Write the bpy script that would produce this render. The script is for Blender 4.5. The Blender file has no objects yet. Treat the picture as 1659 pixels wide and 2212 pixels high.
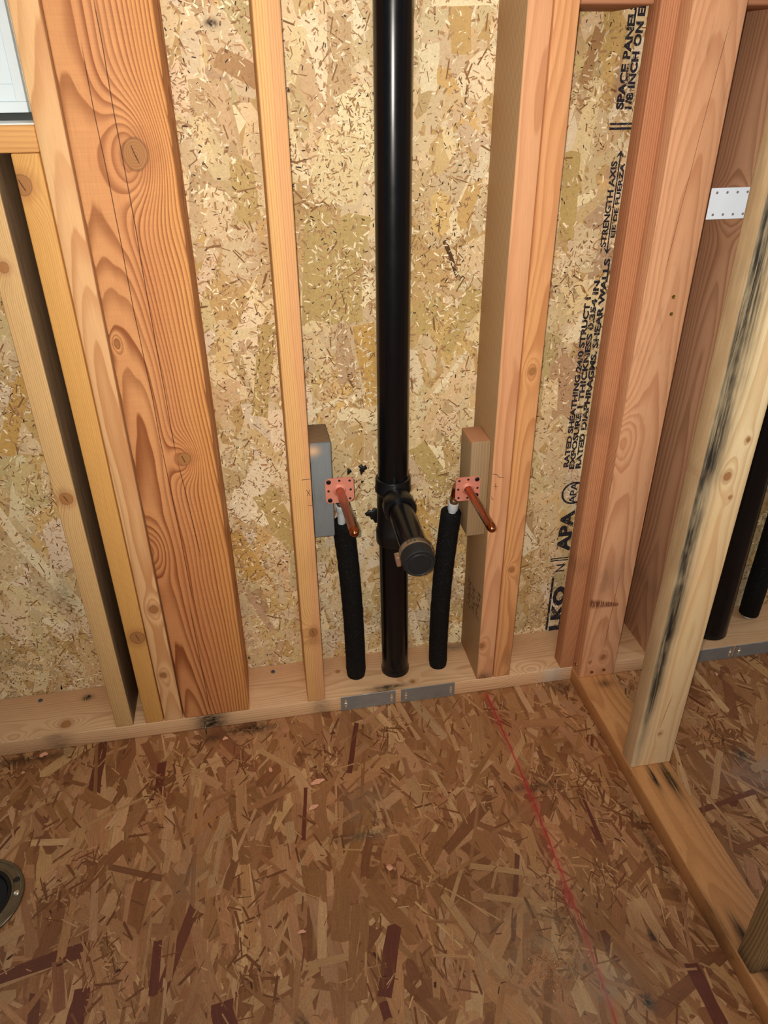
import bpy, bmesh, math, random
import numpy as np
from mathutils import Vector, Matrix

S = bpy.context.scene
COL = S.collection
PI = math.pi

# ------------------------------------------------------------------ camera, world, lights, exposure
CAM = Vector((-0.4235, -1.211, 1.2343))
yaw, pitch, roll = map(math.radians, (9.893, -30.533, -0.461))
fw = Vector((math.sin(yaw) * math.cos(pitch), math.cos(yaw) * math.cos(pitch), math.sin(pitch)))
r0 = Vector((math.cos(yaw), -math.sin(yaw), 0)); u0 = r0.cross(fw)
rt = math.cos(roll) * r0 + math.sin(roll) * u0
up = -math.sin(roll) * r0 + math.cos(roll) * u0
cam = bpy.data.cameras.new('camera'); camo = bpy.data.objects.new('camera', cam); COL.objects.link(camo)
camo.matrix_world = Matrix(((rt.x, up.x, -fw.x, CAM.x), (rt.y, up.y, -fw.y, CAM.y), (rt.z, up.z, -fw.z, CAM.z), (0, 0, 0, 1)))
cam.sensor_fit = 'HORIZONTAL'; cam.sensor_width = 36.0; cam.lens = 36.0 * 1596.5 / 1659.0
cam.clip_start = 0.01; cam.clip_end = 50
S.camera = camo

S.view_settings.view_transform = 'Standard'
S.view_settings.look = 'None'
S.view_settings.gamma = 1.0
S.view_settings.use_curve_mapping = False
S.view_settings.exposure = 0.0
S.cycles.use_denoising = True
S.cycles.max_bounces = 6

W = bpy.data.worlds.new('world'); S.world = W; W.use_nodes = True
wn = W.node_tree.nodes; wl = W.node_tree.links
bgn = wn['Background']
tc = wn.new('ShaderNodeTexCoord'); sep = wn.new('ShaderNodeSeparateXYZ'); wl.new(tc.outputs['Generated'], sep.inputs[0])
mr = wn.new('ShaderNodeMapRange'); mr.inputs['From Min'].default_value = 0.0; mr.inputs['From Max'].default_value = 0.35
wl.new(sep.outputs['Y'], mr.inputs['Value'])
mx = wn.new('ShaderNodeMix'); mx.data_type = 'RGBA'
wl.new(mr.outputs[0], mx.inputs['Factor'])
mx.inputs['A'].default_value = (0.115, 0.107, 0.100, 1)      # dim room behind the camera
mx.inputs['B'].default_value = (0.72, 0.86, 0.92, 1)      # overcast sky beyond the outside wall
wl.new(mx.outputs['Result'], bgn.inputs['Color']); bgn.inputs['Strength'].default_value = 1.0

def lamp(name, typ, loc, energy, color, size=0.01, target=None):
    l = bpy.data.lights.new(name, typ); l.energy = energy; l.color = color
    o = bpy.data.objects.new(name, l); COL.objects.link(o); o.location = loc
    if typ == 'AREA': l.shape = 'DISK'; l.size = size
    else: l.shadow_soft_size = size
    if target is not None:
        o.rotation_euler = (Vector(target) - Vector(loc)).to_track_quat('-Z', 'Y').to_euler()
    return o
# the phone's own flash, beside its lens
fl = lamp('phone_flash', 'SPOT', CAM - rt * 0.016 + up * 0.004 , 56, (1.0, 0.92, 0.81), 0.006, CAM + fw + up * 0.34)
fl.data.spot_size = math.radians(108); fl.data.spot_blend = 1.0
# daylight from the opening on the right of the room
lamp('daylight_from_opening', 'AREA', (2.3, -1.75, 1.75), 14, (0.80, 0.90, 1.0), 0.45, (0.3, 0.0, 0.3))
# added overhead fill for the upper wall, then daylight from behind the camera
lamp('overhead_fill', 'AREA', (-0.35, -0.85, 2.35), 6.5, (0.95, 0.97, 1.0), 0.6, (-0.2, 0.0, 1.2))
lamp('daylight_from_behind', 'AREA', (-0.6, -2.6, 2.2), 17, (1.0, 0.93, 0.85), 1.5, (0.0, -0.3, 0.0))

# ------------------------------------------------------------------ helpers
def srgb(c):
    if isinstance(c, str): c = tuple(int(c[i:i + 2], 16) / 255 for i in (0, 2, 4))
    elif max(c) > 1.0: c = tuple(v / 255 for v in c)
    return tuple((v / 12.92 if v <= 0.04045 else ((v + 0.055) / 1.055) ** 2.4) for v in c) + (1.0,)

class NB:
    """small node-building helper"""
    def __init__(s, name):
        s.mat = bpy.data.materials.new(name); s.mat.use_nodes = True
        s.t = s.mat.node_tree; s.n = s.t.nodes; s.l = s.t.links
        s.bsdf = s.n['Principled BSDF']
    def put(s, sock, v):
        if isinstance(v, bpy.types.NodeSocket): s.l.new(v, sock)
        elif v is not None: sock.default_value = v
    def m(s, op, a, b=None, c=None, clamp=False):
        n = s.n.new('ShaderNodeMath'); n.operation = op; n.use_clamp = clamp
        for i, v in enumerate((a, b, c)):
            if v is not None: s.put(n.inputs[i], v)
        return n.outputs[0]
    def mr(s, v, a, b, c=0.0, d=1.0, smooth=False):
        n = s.n.new('ShaderNodeMapRange'); n.interpolation_type = 'SMOOTHSTEP' if smooth else 'LINEAR'
        s.put(n.inputs['Value'], v)
        for k, x in zip(('From Min', 'From Max', 'To Min', 'To Max'), (a, b, c, d)): s.put(n.inputs[k], x)
        return n.outputs[0]
    def vec(s, x, y, z):
        n = s.n.new('ShaderNodeCombineXYZ')
        for i, v in enumerate((x, y, z)): s.put(n.inputs[i], v)
        return n.outputs[0]
    def vm(s, op, a, b):
        n = s.n.new('ShaderNodeVectorMath'); n.operation = op; s.put(n.inputs[0], a); s.put(n.inputs[1], b)
        return n.outputs[0]
    def noise(s, v, scale=1.0, detail=2.0, rough=0.5, off=0.0):
        n = s.n.new('ShaderNodeTexNoise')
        if off or isinstance(scale, tuple):
            sc = scale if isinstance(scale, tuple) else (scale,) * 3
            mp = s.n.new('ShaderNodeMapping'); mp.inputs['Location'].default_value = (off, off * .7, off * 1.3); mp.inputs['Scale'].default_value = sc
            s.l.new(v, mp.inputs['Vector']); v = mp.outputs[0]; scale = 1.0
        s.put(n.inputs['Vector'], v); n.inputs['Scale'].default_value = scale
        n.inputs['Detail'].default_value = detail; n.inputs['Roughness'].default_value = rough
        return n.outputs['Fac']
    def mix(s, f, a, b, mode='MIX'):
        n = s.n.new('ShaderNodeMix'); n.data_type = 'RGBA'; n.blend_type = mode
        s.put(n.inputs['Factor'], f); s.put(n.inputs['A'], a); s.put(n.inputs['B'], b)
        return n.outputs['Result']
    def obj(s):
        n = s.n.new('ShaderNodeTexCoord'); sp = s.n.new('ShaderNodeSeparateXYZ'); s.l.new(n.outputs['Object'], sp.inputs[0])
        return n.outputs['Object'], sp.outputs['X'], sp.outputs['Y'], sp.outputs['Z']
    def bump(s, h, strength=0.3, dist=0.001):
        n = s.n.new('ShaderNodeBump'); n.inputs['Strength'].default_value = strength; n.inputs['Distance'].default_value = dist
        s.l.new(h, n.inputs['Height']); s.l.new(n.outputs[0], s.bsdf.inputs['Normal'])
    def gauss(s, a, l, ca, cl, sa, sl):
        da = s.m('MULTIPLY', s.m('SUBTRACT', a, ca), 1 / sa); dl = s.m('MULTIPLY', s.m('SUBTRACT', l, cl), 1 / sl)
        q = s.m('ADD', s.m('MULTIPLY', da, da), s.m('MULTIPLY', dl, dl))
        return s.m('EXPONENT', s.m('MULTIPLY', q, -1.0))

def plain(name, col, rough=0.5, metal=0.0, noise_amt=0.1, nscale=60, bump=0.0, spec=0.5, coat=0.0):
    b = NB(name); v, x, y, z = b.obj()
    n = b.noise(v, nscale, 3.0, 0.6)
    c = srgb(col); d = tuple(max(0, k * (1 - noise_amt * 2)) for k in c[:3]) + (1,)
    b.put(b.bsdf.inputs['Base Color'], b.mix(n, d, c))
    b.put(b.bsdf.inputs['Roughness'], b.mr(n, 0.2, 0.8, max(0.02, rough - noise_amt * .5), rough + noise_amt * .5))
    b.bsdf.inputs['Metallic'].default_value = metal
    b.bsdf.inputs['Specular IOR Level'].default_value = spec
    if coat: b.bsdf.inputs['Coat Weight'].default_value = coat
    if bump: b.bump(n, bump)
    return b.mat

def wood(name, light, dark, seed, freq=230.0, pith=(0.0, -0.07), tilt=0.012, warp=0.010, wl_=1.6, contrast=0.65,
         knots=(), cracks=(), stains_and_light=(), tint=None, tintx=0.5, weather=0.0, saw=0.0, rough=0.62, extra=None, sapx=None, kcol='B07A48', fibre=.20):
    """sawn softwood: growth rings around a pith line, bent round knots. local x,y = section, z = length.
       knots: (x, z, radius, strength); cracks: (x0,z0,x1,z1,width,col); stains: (x,z,rx,rz,strength,col)"""
    b = NB(name); v, x, y, z = b.obj()
    off = seed * 7.31
    w1 = b.noise(v, (5.0, 5.0, wl_), 2.0, 0.55, off)
    w2 = b.noise(v, (26.0, 26.0, 5.0), 2.0, 0.5, off + 3.1)
    dx = b.m('SUBTRACT', x, pith[0]); dy = b.m('SUBTRACT', y, pith[1])
    R = b.m('SQRT', b.m('ADD', b.m('MULTIPLY', dx, dx), b.m('MULTIPLY', dy, dy)))
    R = b.m('ADD', R, b.m('MULTIPLY', b.m('SUBTRACT', w1, 0.5), warp * 4))
    R = b.m('ADD', R, b.m('MULTIPLY', b.m('SUBTRACT', w2, 0.5), warp * 0.35))
    R = b.m('ADD', R, b.m('MULTIPLY', z, tilt))
    zb = None
    for (ka, kl, r, st, *_) in knots:
        g = b.gauss(x, z, ka, kl, r * 2.0, r * 3.6)
        R = b.m('SUBTRACT', R, b.m('MULTIPLY', g, r * st))
    f = b.m('MULTIPLY', R, freq)
    fr = b.m('FRACT', f)
    fin = b.m('FLOOR', f)
    # slow growth of the dark latewood, sharp end
    prof = b.m('MULTIPLY', b.mr(fr, 0.25, 0.90, 0, 1, True), b.mr(fr, 0.90, 1.0, 1, 0, True))
    rv = b.n.new('ShaderNodeTexWhiteNoise'); rv.noise_dimensions = '1D'; b.l.new(fin, rv.inputs['W'])
    prof = b.m('MULTIPLY', prof, b.mr(rv.outputs['Value'], 0, 1, 0.55, 1.0))
    col = srgb(light)
    big = b.noise(v, (9.0, 9.0, 1.3), 2.0, 0.5, off + 9.7)
    if tint: col = b.mix(b.mr(big, 0.35, 0.65, 0, tintx, True), col, srgb(tint), 'MIX')
    if sapx:   # (x at which it changes, width, colour, amount)
        sx = b.m('ADD', x, b.m('MULTIPLY', b.m('SUBTRACT', w1, 0.5), 0.05))
        col = b.mix(b.mr(sx, sapx[0] - sapx[1], sapx[0] + sapx[1], 0, sapx[3], True), col, srgb(sapx[2]), 'MIX')
    col = b.mix(b.m('MULTIPLY', prof, contrast), col, srgb(dark))
    fib = b.noise(v, (900.0, 900.0, 22.0), 2.0, 0.6, off + 1.0)
    col = b.mix(1.0, col, b.mix(fib, (1 - fibre, 1 - fibre * 1.05, 1 - fibre * 1.1, 1), (1 + fibre * .6,) * 3 + (1,)), 'MULTIPLY')
    if saw:
        sw = b.noise(v, (14.0, 14.0, 420.0), 1.0, 0.5, off + 5.0)
        col = b.mix(1.0, col, b.mix(b.mr(sw, 0.3, 0.7), (1 - saw,) * 3 + (1,), (1 + saw * .5,) * 3 + (1,)), 'MULTIPLY')
    if weather:
        sp = b.noise(v, (60.0, 60.0, 14.0), 4.0, 0.7, off + 2.0)
        col = b.mix(b.mr(sp, 0.55, 0.75, 0, weather, True), col, srgb('4a3a2c'))
    for (ka, kl, r, st, *dr) in knots:
        if dr: r = dr[0]
        if r < 0.0015: continue
        wx = b.m('ADD', b.m('SUBTRACT', x, ka), b.m('MULTIPLY', b.m('SUBTRACT', w2, 0.5), r * 1.6))
        wz = b.m('MULTIPLY', b.m('SUBTRACT', z, kl), 0.88)
        q = b.m('MULTIPLY', b.m('SQRT', b.m('ADD', b.m('MULTIPLY', wx, wx), b.m('MULTIPLY', wz, wz))), 1 / r)
        kr = b.m('FRACT', b.m('MULTIPLY', q, 5.0))
        kc = b.mix(b.m('MULTIPLY', kr, 0.42), srgb(kcol), srgb('6a3d1e'))
        col = b.mix(b.mr(q, 1.0, 2.4, 0.38, 0.0, True), col, srgb('9a5a34'))
        col = b.mix(b.mr(q, 0.94, 1.0, 1, 0, True), col, kc)
        ring = b.m('MULTIPLY', b.mr(q, 0.9, 1.0, 0, 1, True), b.mr(q, 1.0, 1.14, 1, 0, True))
        col = b.mix(b.m('MULTIPLY', ring, 0.45), col, srgb('3d2414'))
        if r > 0.009:   # radial checks in the knot's heart
            ck = b.m('MULTIPLY', b.mr(b.m('ABSOLUTE', b.m('ADD', wx, b.m('MULTIPLY', wz, 0.35))), 0.0003, 0.0010, 1, 0), b.mr(q, 0.5, 0.7, 1, 0))
            col = b.mix(b.m('MULTIPLY', ck, 0.85), col, srgb('20120a'))
    for (sa, sl, ra, rl, st, c) in stains_and_light:
        g = b.m('MULTIPLY', b.gauss(x, z, sa, sl, ra, rl), b.mr(b.noise(v, (160.0, 160.0, 60.0), 4.0, 0.7, off + sa * 50), 0.25, 0.6, 0.3, 1))
        col = b.mix(b.m('MULTIPLY', g, st, clamp=True), col, srgb(c))
    for (xa, za, xb, zb_, wd, c) in cracks:
        k = (xb - xa) / (zb_ - za)
        xc = b.m('ADD', xa, b.m('MULTIPLY', b.m('SUBTRACT', z, za), k))
        xc = b.m('ADD', xc, b.m('MULTIPLY', b.m('SUBTRACT', w2, 0.5), 0.006))
        dd = b.mr(b.m('ABSOLUTE', b.m('SUBTRACT', x, xc)), wd * 0.3, wd, 1, 0, True)
        lo, hi = min(za, zb_), max(za, zb_)
        dd = b.m('MULTIPLY', dd, b.m('MULTIPLY', b.mr(z, lo, lo + .03), b.mr(z, hi - .03, hi, 1, 0)))
        col = b.mix(b.m('MULTIPLY', dd, 0.85), col, srgb(c))
    if extra: col = extra(b, col, v, x, y, z)
    b.put(b.bsdf.inputs['Base Color'], col)
    b.bsdf.inputs['Roughness'].default_value = rough
    b.bsdf.inputs['Specular IOR Level'].default_value = 0.25
    h = b.m('SUBTRACT', b.m('MULTIPLY', fib, 0.5), b.m('MULTIPLY', prof, 0.5))
    b.bump(h, 0.22, 0.0006)
    return b.mat

def tag(o, label=None, cat=None, group=None, kind=None):
    if label: o['label'] = label
    if cat: o['category'] = cat
    if group: o['group'] = group
    if kind: o['kind'] = kind
    return o

def link(name, bm, mat, parent=None, smooth=False, loc=None):
    me = bpy.data.meshes.new(name); bm.normal_update(); bm.to_mesh(me); bm.free()
    if mat: me.materials.append(mat)
    if smooth:
        for p in me.polygons: p.use_smooth = True
    o = bpy.data.objects.new(name, me); COL.objects.link(o)
    if parent: o.parent = parent
    if loc is not None: o.location = loc
    return o

def empty(name, loc):
    o = bpy.data.objects.new(name, None); COL.objects.link(o); o.location = loc; o.empty_display_size = 0.02
    return o

def bm_box(bm, x0, x1, y0, y1, z0, z1, shear=(0, 0), bevel=0.0, seg=2):
    vs = [bm.verts.new((x + (shear[0] if z == z1 else 0), y + (shear[1] if z == z1 else 0), z)) for z in (z0, z1) for y in (y0, y1) for x in (x0, x1)]
    fs = [(0, 2, 3, 1), (4, 5, 7, 6), (0, 1, 5, 4), (2, 6, 7, 3), (0, 4, 6, 2), (1, 3, 7, 5)]
    F = [bm.faces.new([vs[i] for i in f]) for f in fs]
    if bevel:
        es = list({e for f in F for e in f.edges})
        bmesh.ops.bevel(bm, geom=es, offset=bevel, segments=seg, profile=0.5, affect='EDGES')
    return bm

def frame_from(axis):
    z = Vector(axis).normalized(); a = Vector((0, 0, 1)) if abs(z.z) < .9 else Vector((1, 0, 0))
    x = a.cross(z).normalized(); y = z.cross(x)
    return x, y, z

def bm_tube(bm, pts, radii, seg=32, cap=True, jit=0.0, rnd=None):
    pts = [Vector(p) for p in pts]
    if not hasattr(radii, '__len__'): radii = [radii] * len(pts)
    rings = []; X = None
    for i, p in enumerate(pts):
        t = (pts[min(i + 1, len(pts) - 1)] - pts[max(i - 1, 0)])
        if t.length < 1e-9: t = Vector((0, 0, 1))
        x, y, z = frame_from(t)
        if X is not None:
            x = (X - z * X.dot(z)).normalized(); y = z.cross(x)
        X = x; ring = []
        for k in range(seg):
            a = 2 * PI * k / seg; r = radii[i] * (1 + (rnd.uniform(-jit, jit) if rnd else 0))
            ring.append(bm.verts.new(p + x * math.cos(a) * r + y * math.sin(a) * r))
        rings.append(ring)
    for a, b in zip(rings, rings[1:]):
        for k in range(seg): bm.faces.new((a[k], a[(k + 1) % seg], b[(k + 1) % seg], b[k]))
    if cap: bm.faces.new(rings[0][::-1]); bm.faces.new(rings[-1])
    return bm

def bm_lathe(bm, origin, axis, prof, seg=40, cap0=False, cap1=False):
    """prof: (distance along axis, radius); duplicated points allowed for sharp steps"""
    x, y, z = frame_from(axis); o = Vector(origin); rings = []
    for (h, r) in prof:
        rings.append([bm.verts.new(o + z * h + x * math.cos(2 * PI * k / seg) * r + y * math.sin(2 * PI * k / seg) * r) for k in range(seg)])
    for a, b in zip(rings, rings[1:]):
        for k in range(seg): bm.faces.new((a[k], a[(k + 1) % seg], b[(k + 1) % seg], b[k]))
    if cap0: bm.faces.new(rings[0][::-1])
    if cap1: bm.faces.new(rings[-1])
    return bm

def autosmooth(o, deg=35):
    me = o.data
    for p in me.polygons: p.use_smooth = True
    bm = bmesh.new(); bm.from_mesh(me)
    for e in bm.edges:
        if len(e.link_faces) == 2 and e.calc_face_angle(0) > math.radians(deg): e.smooth = False
    bm.to_mesh(me); bm.free()
    return o

# ------------------------------------------------------------------ oriented strand board
def strand_mesh(name, u0_, u1_, v0_, v1_, place, palette, n_flakes, size, ang, n_fines, fine_cols, seed, specials=(), hole=None, spec_cols=None, layer=0.0009):
    """overlapping wood strands pressed on a board; place(u,v,h) -> world"""
    rn = np.random.RandomState(seed)
    V = []; Fc = []; C = []; UV = []
    def add(cu, cv, L, Wd, a, h, col, nseg=2, rag=0.12):
        ca, sa = math.cos(a), math.sin(a)
        pts = []
        j = lambda s: rn.uniform(-s, s)
        e0 = [(-.5 * L + j(rag * Wd), -.5 * Wd * (1 + j(.15))), ]
        side1 = [(-.5 * L + L * k / nseg + j(.03 * L), -.5 * Wd * (1 + j(.16))) for k in range(1, nseg)]
        end1 = [(.5 * L + j(rag * Wd), -.5 * Wd * (1 + j(.2))), (.5 * L + j(rag * Wd * 1.6), j(.2 * Wd)), (.5 * L + j(rag * Wd), .5 * Wd * (1 + j(.2)))]
        side2 = [(.5 * L - L * k / nseg + j(.03 * L), .5 * Wd * (1 + j(.12))) for k in range(1, nseg)]
        end0 = [(-.5 * L + j(rag * Wd), .5 * Wd * (1 + j(.15))), (-.5 * L + j(rag * Wd * 1.6), j(.2 * Wd))]
        loc = e0 + side1 + end1 + side2 + end0
        base = len(V); ou, ov = rn.uniform(0, 50), rn.uniform(0, 50)
        for (l, w) in loc:
            # strand long axis measured from v
            du = w * ca + l * sa; dv = -w * sa + l * ca
            V.append(place(min(max(cu + du, u0_), u1_), min(max(cv + dv, v0_), v1_), h)); UV.append((w + ou, l + ov)); C.append(col)
        Fc.append(tuple(range(base, base + len(loc))))
    def inhole(u, v): return hole and hole[0] < u < hole[1] and hole[2] < v < hole[3]
    for i in range(n_flakes):
        u = rn.uniform(u0_, u1_); v = rn.uniform(v0_, v1_)
        if inhole(u, v): continue
        k = rn.choice(len(palette), p=[p[1] for p in palette]); c = np.array(srgb(palette[k][0])[:3]) * rn.uniform(.85, 1.13)
        c = c * np.array([1, rn.uniform(.96, 1.04), rn.uniform(.92, 1.08)])
        L = rn.uniform(*size[0]); wd = rn.uniform(*size[1]) * (1 if rn.rand() < .7 else .5)
        a = rn.normal(0, ang) if rn.rand() < .8 else rn.uniform(-PI / 2, PI / 2)
        add(u, v, L, wd, a, layer * i / n_flakes, tuple(c), 4, .30)
    for s in specials:
        du, dv = s[2] - s[0], s[3] - s[1]
        add((s[0] + s[2]) / 2, (s[1] + s[3]) / 2, math.hypot(du, dv), s[4] * .001, math.atan2(du, dv), layer * (1.02 + .01 * rn.rand()), srgb(spec_cols[s[5]])[:3], 3, .10)
    # clustered fines
    ncl = max(1, n_fines // 60); cl = np.stack([rn.uniform(u0_, u1_, ncl), rn.uniform(v0_, v1_, ncl)], 1)
    for i in range(n_fines):
        if rn.rand() < .6:
            q = cl[rn.randint(ncl)]; u = q[0] + rn.normal(0, .022); v = q[1] + rn.normal(0, .03)
        else: u = rn.uniform(u0_, u1_); v = rn.uniform(v0_, v1_)
        if inhole(u, v) or not (u0_ < u < u1_ and v0_ < v < v1_): continue
        k = rn.choice(len(fine_cols), p=[p[1] for p in fine_cols]); c = np.array(srgb(fine_cols[k][0])[:3]) * rn.uniform(.8, 1.2)
        L = rn.uniform(.0012, fine_cols[k][2]); wd = L * (rn.uniform(.12, .40) if L < .012 else rn.uniform(.05, .14))
        add(u, v, L, wd, (rn.uniform(-PI, PI) if L < .015 else rn.normal(0, .8)), layer * (1.06 + .12 * i / n_fines), tuple(c), 1, .6)
    me = bpy.data.meshes.new(name)
    return V, Fc, C, UV, me

def finish_osb(name, base_boxes, V, Fc, C, UV, me, mat, basecol):
    nb = len(V)
    for (x0, x1, y0, y1, z0, z1) in base_boxes:
        b0 = len(V)
        for z in (z0, z1):
            for y in (y0, y1):
                for x in (x0, x1): V.append((x, y, z)); UV.append((x, z + y)); C.append(basecol[:3])
        for f in [(0, 2, 3, 1), (4, 5, 7, 6), (0, 1, 5, 4), (2, 6, 7, 3), (0, 4, 6, 2), (1, 3, 7, 5)]: Fc.append(tuple(b0 + i for i in f))
    me.from_pydata(V, [], Fc)
    at = me.color_attributes.new('strand', 'FLOAT_COLOR', 'POINT')
    at.data.foreach_set('color', np.array([tuple(c) + (1.0,) for c in C], dtype=np.float32).ravel())
    a2 = me.attributes.new('grain', 'FLOAT_VECTOR', 'POINT')
    a2.data.foreach_set('vector', np.array([(u, v, 0.0) for u, v in UV], dtype=np.float32).ravel())
    me.materials.append(mat); me.update()
    o = bpy.data.objects.new(name, me); COL.objects.link(o)
    return o

def osb_material(name, streak, gloss, macro=(1.0, 1.0), blobs=(), wallplane=True, chalk=False, dust=None, ring=0.0, grain=.18):
    b = NB(name)
    at = b.n.new('ShaderNodeAttribute'); at.attribute_name = 'strand'
    gr = b.n.new('ShaderNodeAttribute'); gr.attribute_name = 'grain'
    v, x, y, z = b.obj()
    st = b.noise(gr.outputs['Vector'], (900.0, 26.0, 1.0), 3.0, 0.6)
    st2 = b.noise(gr.outputs['Vector'], (300.0, 7.0, 1.0), 4.0, 0.7)
    col = b.mix(1.0, at.outputs['Color'], b.mix(st, (1 - streak,) * 3 + (1,), (1 + streak * .8,) * 3 + (1,)), 'MULTIPLY')
    col = b.mix(1.0, col, b.mix(st2, (1 - streak * .7,) * 3 + (1,), (1 + streak * .6,) * 3 + (1,)), 'MULTIPLY')
    if ring:
        rr = b.m('FRACT', b.m('MULTIPLY', b.m('ADD', st2, b.m('MULTIPLY', st, 0.1)), 9.0))
        col = b.mix(b.m('MULTIPLY', b.mr(rr, .3, 1.0, 0, 1), ring), col, srgb('7a4a28'))
    gn = b.noise(v, 260.0, 4.0, 0.75)
    col = b.mix(1.0, col, b.mix(b.mr(gn, .25, .75), (1 - grain,) * 3 + (1,), (1 + grain * .8,) * 3 + (1,)), 'MULTIPLY')
    sp = b.noise(v, 420.0, 2.0, 0.7)
    col = b.mix(b.mr(sp, 0.66, 0.74, 0, 0.55, True), col, srgb('5a3c22'))
    mc = b.noise(v, 5.0, 2.0, 0.5)
    col = b.mix(1.0, col, b.mix(mc, (macro[0],) * 3 + (1,), (macro[1],) * 3 + (1,)), 'MULTIPLY')
    V2 = z if wallplane else y
    for (bu, bv, ru, rv, stg, c) in blobs:
        g = b.m('MULTIPLY', b.gauss(x, V2, bu, bv, ru, rv), b.mr(b.noise(v, 140.0, 4.0, 0.7, bu * 30), 0.3, 0.6, 0.2, 1.0, True))
        col = b.mix(b.m('MULTIPLY', g, stg, clamp=True), col, srgb(c))
    if chalk:
        yy = b.m('MULTIPLY', y, -1.0)
        xc = b.m('ADD', 0.0222, b.m('SUBTRACT', b.m('MULTIPLY', yy, 0.040), b.m('MULTIPLY', b.m('MULTIPLY', yy, yy), 0.072)))
        n1 = b.noise(v, (30.0, 30.0, 1.0), 4.0, 0.7); n2 = b.noise(v, 260.0, 4.0, 0.8); n3 = b.noise(v, (4.0, 9.0, 1.0), 3.0, 0.6, 4.4)
        dxs = b.m('ADD', b.m('SUBTRACT', x, xc), b.m('MULTIPLY', b.m('SUBTRACT', n1, .5), 0.006)); dx = b.m('ABSOLUTE', dxs)
        core = b.m('MULTIPLY', b.mr(dx, 0.0011, 0.0027, 1, 0, True), b.mr(n2, 0.30, 0.5, 0.6, 1, True))
        sm = b.m('MULTIPLY', b.m('EXPONENT', b.m('MULTIPLY', dx, -120.0)), b.m('MULTIPLY', b.mr(n3, 0.40, 0.60, 0.18, 1.0, True), b.mr(n2, 0.4, 0.62, 0.15, 1, True)))
        # a dense smudge where the line was snapped twice
        s2 = b.m('MULTIPLY', b.gauss(x, y, 0.0205, -0.510, 0.010, 0.032), b.mr(n2, 0.35, 0.55, 0.1, 1, True))
        allm = b.m('MAXIMUM', b.m('MAXIMUM', core, sm), s2)
        allm = b.m('MULTIPLY', allm, b.mr(y, -0.012, -0.002, 0.85, 0.0))
        allm = b.m('MULTIPLY', allm, b.mr(x, -0.1, -0.05, 0, 1))
        col = b.mix(b.m('MULTIPLY', allm, 0.95, clamp=True), col, srgb('b0182c'))
    if dust:
        for (du, dv, ru, rv, stg, c) in dust:
            g = b.m('MULTIPLY', b.gauss(x, V2, du, dv, ru, rv), b.mr(b.noise(v, (35.0, 35.0, 35.0), 4.0, 0.7, du * 20), 0.3, 0.65, 0.2, 1.0, True))
            col = b.mix(b.m('MULTIPLY', g, stg, clamp=True), col, srgb(c))
    b.put(b.bsdf.inputs['Base Color'], col)
    b.put(b.bsdf.inputs['Roughness'], b.mr(st2, 0.3, 0.7, gloss, gloss + 0.2))
    b.bsdf.inputs['Specular IOR Level'].default_value = 0.3
    b.bump(st, 0.3, 0.0006)
    return b.mat

D = 0.138
SPEC = dict(P='E2CB98', p='D0A878', w='EAD9B0', t='BFA468', y='C9A05A', b='B08A5C', d='55381F', r='6E3424')
wall_sp = [(-0.248, 1.156, -0.270, 1.047, 78, "P"), (-0.296, 1.041, -0.315, 0.842, 50, "t"), (-0.241, 1.024, -0.259, 0.839, 60, "t"), (-0.108, 1.281, -0.110, 1.211, 30, "w"), (-0.440, 1.263, -0.380, 1.232, 30, "b"), (-0.482, 1.183, -0.473, 1.116, 24, "P"), (-0.269, 0.694, -0.343, 0.661, 10, "w"), (-0.338, 1.226, -0.311, 1.299, 24, "P"), (-0.021, 0.770, -0.083, 0.689, 10, "w"), (-0.033, 0.826, 0.010, 0.876, 16, "t"), (-0.421, 1.115, -0.415, 1.022, 40, "t"), (-0.074, 0.979, -0.046, 0.913, 8, "d"), (-0.009, 0.894, -0.067, 0.773, 30, "t"), (-0.123, 0.831, -0.070, 0.872, 50, "t"), (0.156, 1.222, 0.177, 1.299, 20, "b"), (0.155, 0.970, 0.153, 1.117, 30, "t"), (0.159, 1.072, 0.180, 1.228, 30, "P"), (-0.922, 0.428, -0.829, 0.226, 26, "w"), (-0.987, 0.346, -0.885, 0.234, 24, "P"), (-0.828, 0.789, -0.906, 0.632, 30, "y"), (-0.513, 0.413, -0.467, 0.288, 40, "y"), (-0.438, 0.505, -0.381, 0.362, 50, "t"), (-0.119, 0.581, -0.056, 0.465, 40, "t"), (-0.112, 0.448, -0.082, 0.301, 24, "y"), (-0.224, 0.837, -0.205, 0.679, 40, "y"), (-0.291, 0.351, -0.229, 0.380, 14, "w"), (-0.399, 0.847, -0.432, 0.668, 30, "t")]
wall_pal = [('D8BD92', .28), ('E0C79A', .22), ('CFB07F', .18), ('E6D2AB', .14), ('D6B273', .07), ('CDB684', .07), ('BF9E78', .04)]
wall_fin = [('EFDDB8', .26, .011), ('97714A', .33, .0075), ('41291A', .15, .0065), ('B48C60', .23, .012), ('8A6238', .03, .028)]
WX0, WX1, WY1 = -1.45, 1.35, 1.62
HOLE = (-1.5, -0.6946, 1.1815, 2.0)
V, Fc, C, UV, me = strand_mesh('wall_back', WX0, WX1, 0.0, WY1, lambda u, v, h: (u, D - h, v), wall_pal[:], 3400, ((.055, .150), (.016, .062)), 0.38, 105000,
                               [(a, (p if i != 6 else p)) + (c,) for i, (a, p, c) in enumerate(wall_fin)], 11, wall_sp, HOLE, SPEC)
m_wall = osb_material('osb_wall', 0.10, 0.50, (0.86, 1.12), blobs=[(-0.445, 1.304, .010, .006, 1.2, '2a1c10'), (-0.87, 0.3, .02, .05, .5, '4a3418')])
wall = finish_osb('wall_back', [(WX0, WX1, D, D + .011, -0.02, 1.1815), (-0.6946, WX1, D, D + .011, 1.1815, 2.44)], V, Fc, C, UV, me, m_wall, srgb('C4A26A'))
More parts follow.
